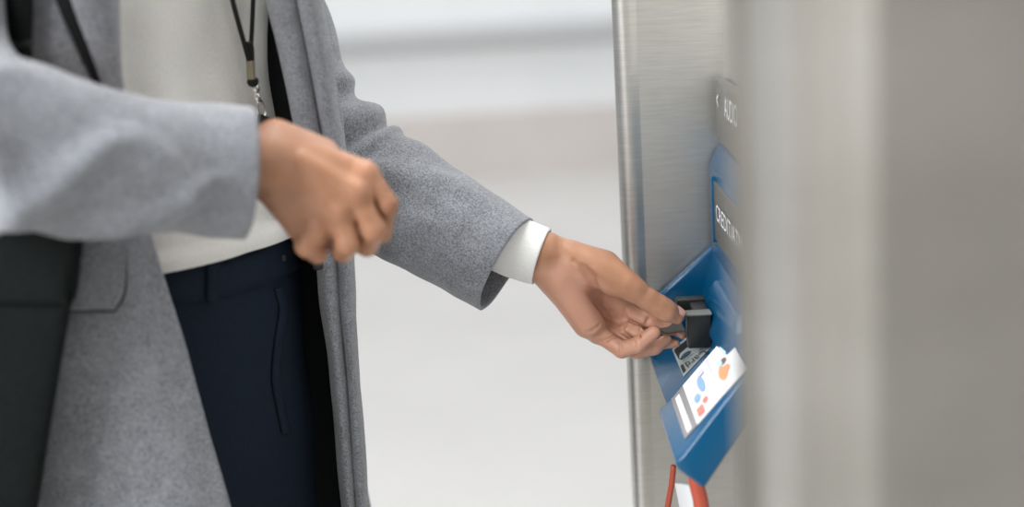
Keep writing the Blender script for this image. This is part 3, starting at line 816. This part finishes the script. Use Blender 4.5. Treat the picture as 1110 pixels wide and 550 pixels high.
def near_d(s, t, p):
    d = 0.004 * nz(p, 13, 1.4) + 0.0012 * nz(p, 40, 6.0)
    d += fold(s, t, 0.46, 4.0, 0.62, 5.6, 0.04, 0.009, 6.283) + fold(s, t, 0.54, 5.9, 0.70, 4.2, 0.035, 0.012, 6.283) + fold(s, t, 0.66, 5.9, 0.90, 4.6, 0.045, 0.009, 6.283) + fold(s, t, 0.72, 4.0, 0.86, 4.9, 0.04, 0.007, 6.283)
    d += fold(s, t, 0.36, 5.0, 0.52, 3.6, 0.05, 0.008, 6.283)
    return d
tube('sleeve', [(W(-50, -190, -0.150), 0.070, 0.062), (W(-66, -60, -0.190), 0.054, 0.050), (W(-70, 50, -0.240), 0.052, 0.048), (W(-34, 134, -0.286), 0.064, 0.048), (W(30, 158, -0.290), 0.0620, 0.048),
                (W(115, 177, -0.274), 0.0530, 0.048), (W(195, 183, -0.248), 0.0495, 0.046), (W(267, 188, -0.230), 0.0488, 0.045)],
     130, 72, M['wool'], coat, near_d, th=0.0035)

# ------------------------------------------------------------------ things the person carries
bag = empty('shoulder_bag', W(30, 560, -0.245), 'black leather shoulder bag hanging at the hip under the near forearm', 'bag')
def bagrow(py, l, r_, y, d_):
    return [W(r_ - 6, py, y + d_), W(r_ + 1, py, y + d_ * 0.3), W(r_, py, y - d_ * 0.5), W(r_ - 12, py, y - d_), W((l + r_) / 2, py, y - d_ * 1.1), W(l + 10, py, y - d_), W(l, py, y), W(l + 10, py, y + d_), W(r_ - 6, py, y + d_)]
br = [bagrow(236, -120, 80, -0.232, 0.004), bagrow(240, -123, 86, -0.233, 0.008), bagrow(264, -126, 88, -0.236, 0.013), bagrow(330, -132, 76, -0.238, 0.017), bagrow(410, -142, 62, -0.240, 0.018), bagrow(490, -152, 47, -0.242, 0.018), bagrow(550, -160, 37, -0.242, 0.018), bagrow(640, -170, 22, -0.242, 0.016), bagrow(655, -165, 15, -0.242, 0.008)]
bb = sheet('bag_body', br, 70, 70, M['leather'], bag, lambda s, t, p: 0.0025 * nz(p, 9, 3), th=0.002)
tB = bvh(bb.data)
patch('bag_flap', tB, [(-40, 250), (-40, 266), (-40, 300), (-40, 330)], [(86, 250), (86.5, 266), (82, 300), (77, 330)], 12, 20, 0.002, M['leather'], bag, th=0.003, fb=-0.27)
st = [(23, -110, 0), (22, -50, 1), (22, 0, 2), (23, 40, 3), (24, 72, 4), (25, 120, 5), (27, 180, 6), (30, 225, 7), (32, 246, 8)]
ys_ = [-0.212, -0.213, -0.214, -0.214, -0.214, -0.214, -0.214, -0.218, -0.226]; wds = [30, 29, 28, 22, 18, 22, 24, 28, 30]
rows = [[W(x - wd / 2, y, Y_ + 0.002), W(x, y, Y_ - 0.002), W(x + wd / 2, y, Y_ + 0.002)] for (x, y, _), Y_, wd in zip(st, ys_, wds)]
sheet('strap', rows, 60, 8, M['leather'], bag, None, th=0.005)
box('strap_keeper', W(14, 48, -0.215).x, W(35, 48, -0.215).x, -0.2185, -0.2095, W(20, 53, -0.215).z, W(20, 44, -0.215).z, M['black_plastic'], bag, bev=0.002)

# lanyard
def onsw(px, py, lift):
    h, nn = hit(tS, px, py)
    if h is None: return W(px, py, -0.13)
    return h + (CAM - h).normalized() * (lift * 2.1 + 0.005)
lan = empty('lanyard', onsw(280, 130, 0.012), 'black cord lanyard with a metal clip hanging on the cream sweater', 'lanyard')
def cordt(name, pts, r, mat, parent=lan, n=24, flat_=1.0):
    return tube(name, [(onsw(x, y, l), rr if (rr := (q[0] if q else r)) else r, (rr) * flat_) for x, y, l, *q in pts], n, 14, mat, parent, cap=True, V0=(0.2, 1, 0))
cordt('cord', [(222, -140, 0.008), (232, -90, 0.008), (244, -40, 0.008), (251, -4, 0.008), (261, 34, 0.009), (270, 66, 0.011)], 0.0024, M['cord'], flat_=0.5)
cordt('cord', [(276, -90, 0.008), (275, -40, 0.008), (274.5, -4, 0.008), (273, 34, 0.009), (271, 66, 0.011)], 0.0022, M['cord'], flat_=0.5)
cordt('crimp', [(269.5, 46, 0.012), (271, 52, 0.012), (271.5, 62, 0.012), (271.5, 67, 0.012)], 0.0038, M['cord'], flat_=0.6)
cordt('clear_sleeve', [(271, 66, 0.012), (271.5, 70, 0.012), (272, 80, 0.012), (272.5, 86, 0.012)], 0.0040, M['brass'], flat_=0.8)
cordt('bead', [(273, 83, 0.012, 0.002), (273.5, 86, 0.012, 0.0048), (274.5, 90, 0.012, 0.0052), (275.5, 93, 0.012, 0.0026)], 0.005, M['cord'])
clip = cordt('clip', [(275.5, 91, 0.012, 0.002), (276, 94, 0.012, 0.0040), (277, 98, 0.012, 0.0040), (277.5, 101, 0.012, 0.0024), (278, 104, 0.012, 0.0038), (279, 108, 0.012, 0.0034), (279.5, 110, 0.012, 0.002)], 0.004, M['chrome'])
clip['label'] = 'bright metal swivel clip'
cordt('hook', [(279, 108, 0.012), (283, 110, 0.013), (286, 117, 0.014), (287, 124, 0.014), (285, 129, 0.013), (281, 126, 0.012), (279, 118, 0.012), (278, 110, 0.012)], 0.0016, M['chrome'], clip)
bp = onsw(284, 125, 0.013)
rows = [[onsw(281, 124, 0.014), onsw(287, 126, 0.016), onsw(294, 129, 0.015)], [onsw(280, 145, 0.014), onsw(287, 147, 0.016), onsw(294, 149, 0.015)], [onsw(278, 190, 0.014), onsw(286, 191, 0.016), onsw(294, 192, 0.015)]]
sheet('badge_holder', rows, 12, 10, M['black_plastic'], lan, None, th=0.003)

# bank card between thumb and fingers, its tip in the reader
c0 = W(716.5, 362.5, -0.011); c1 = W(743.0, 360.5, -0.011)
ux = Vector((c1.x - c0.x, 0, 0.0015)); uy = Vector((-0.004, 0.050, 0.013))
pts = []
for a_, b_ in [(0.16, 0), (1, 0), (1, 1), (0.0, 1), (-0.04, 0.9), (-0.06, 0.32), (-0.02, 0.22)]: pts.append(c0 + ux * a_ + uy * b_)
nn = ux.cross(uy).normalized(); n_ = len(pts); vv = [p + nn * 0.0006 for p in pts] + [p - nn * 0.0006 for p in pts]
ff = [tuple(range(n_)), tuple(range(2 * n_ - 1, n_ - 1, -1))] + [(i, n_ + i, n_ + (i + 1) % n_, (i + 1) % n_) for i in range(n_)]
card = obj('bank_card', mesh('bank_card', vv, ff, M['card'], smooth=False)); bevel(card, 0.0004, 2)
tag(card, 'dark plastic bank card held between thumb and fingers at the reader', 'card')
for i in range(7):
    o = c0 + ux * (0.10 + 0.10 * i) + uy * 0.30 + nn * 0.0008
    v = [o, o + ux * 0.05, o + ux * 0.05 + uy * 0.05, o + uy * 0.05]; v += [p + nn * 0.0004 for p in v]
    obj('embossed_digit', mesh('embossed_digit', v, [(0, 3, 2, 1), (4, 5, 6, 7), (0, 1, 5, 4), (1, 2, 6, 5), (2, 3, 7, 6), (3, 0, 4, 7)], M['card_edge'], smooth=False), card)
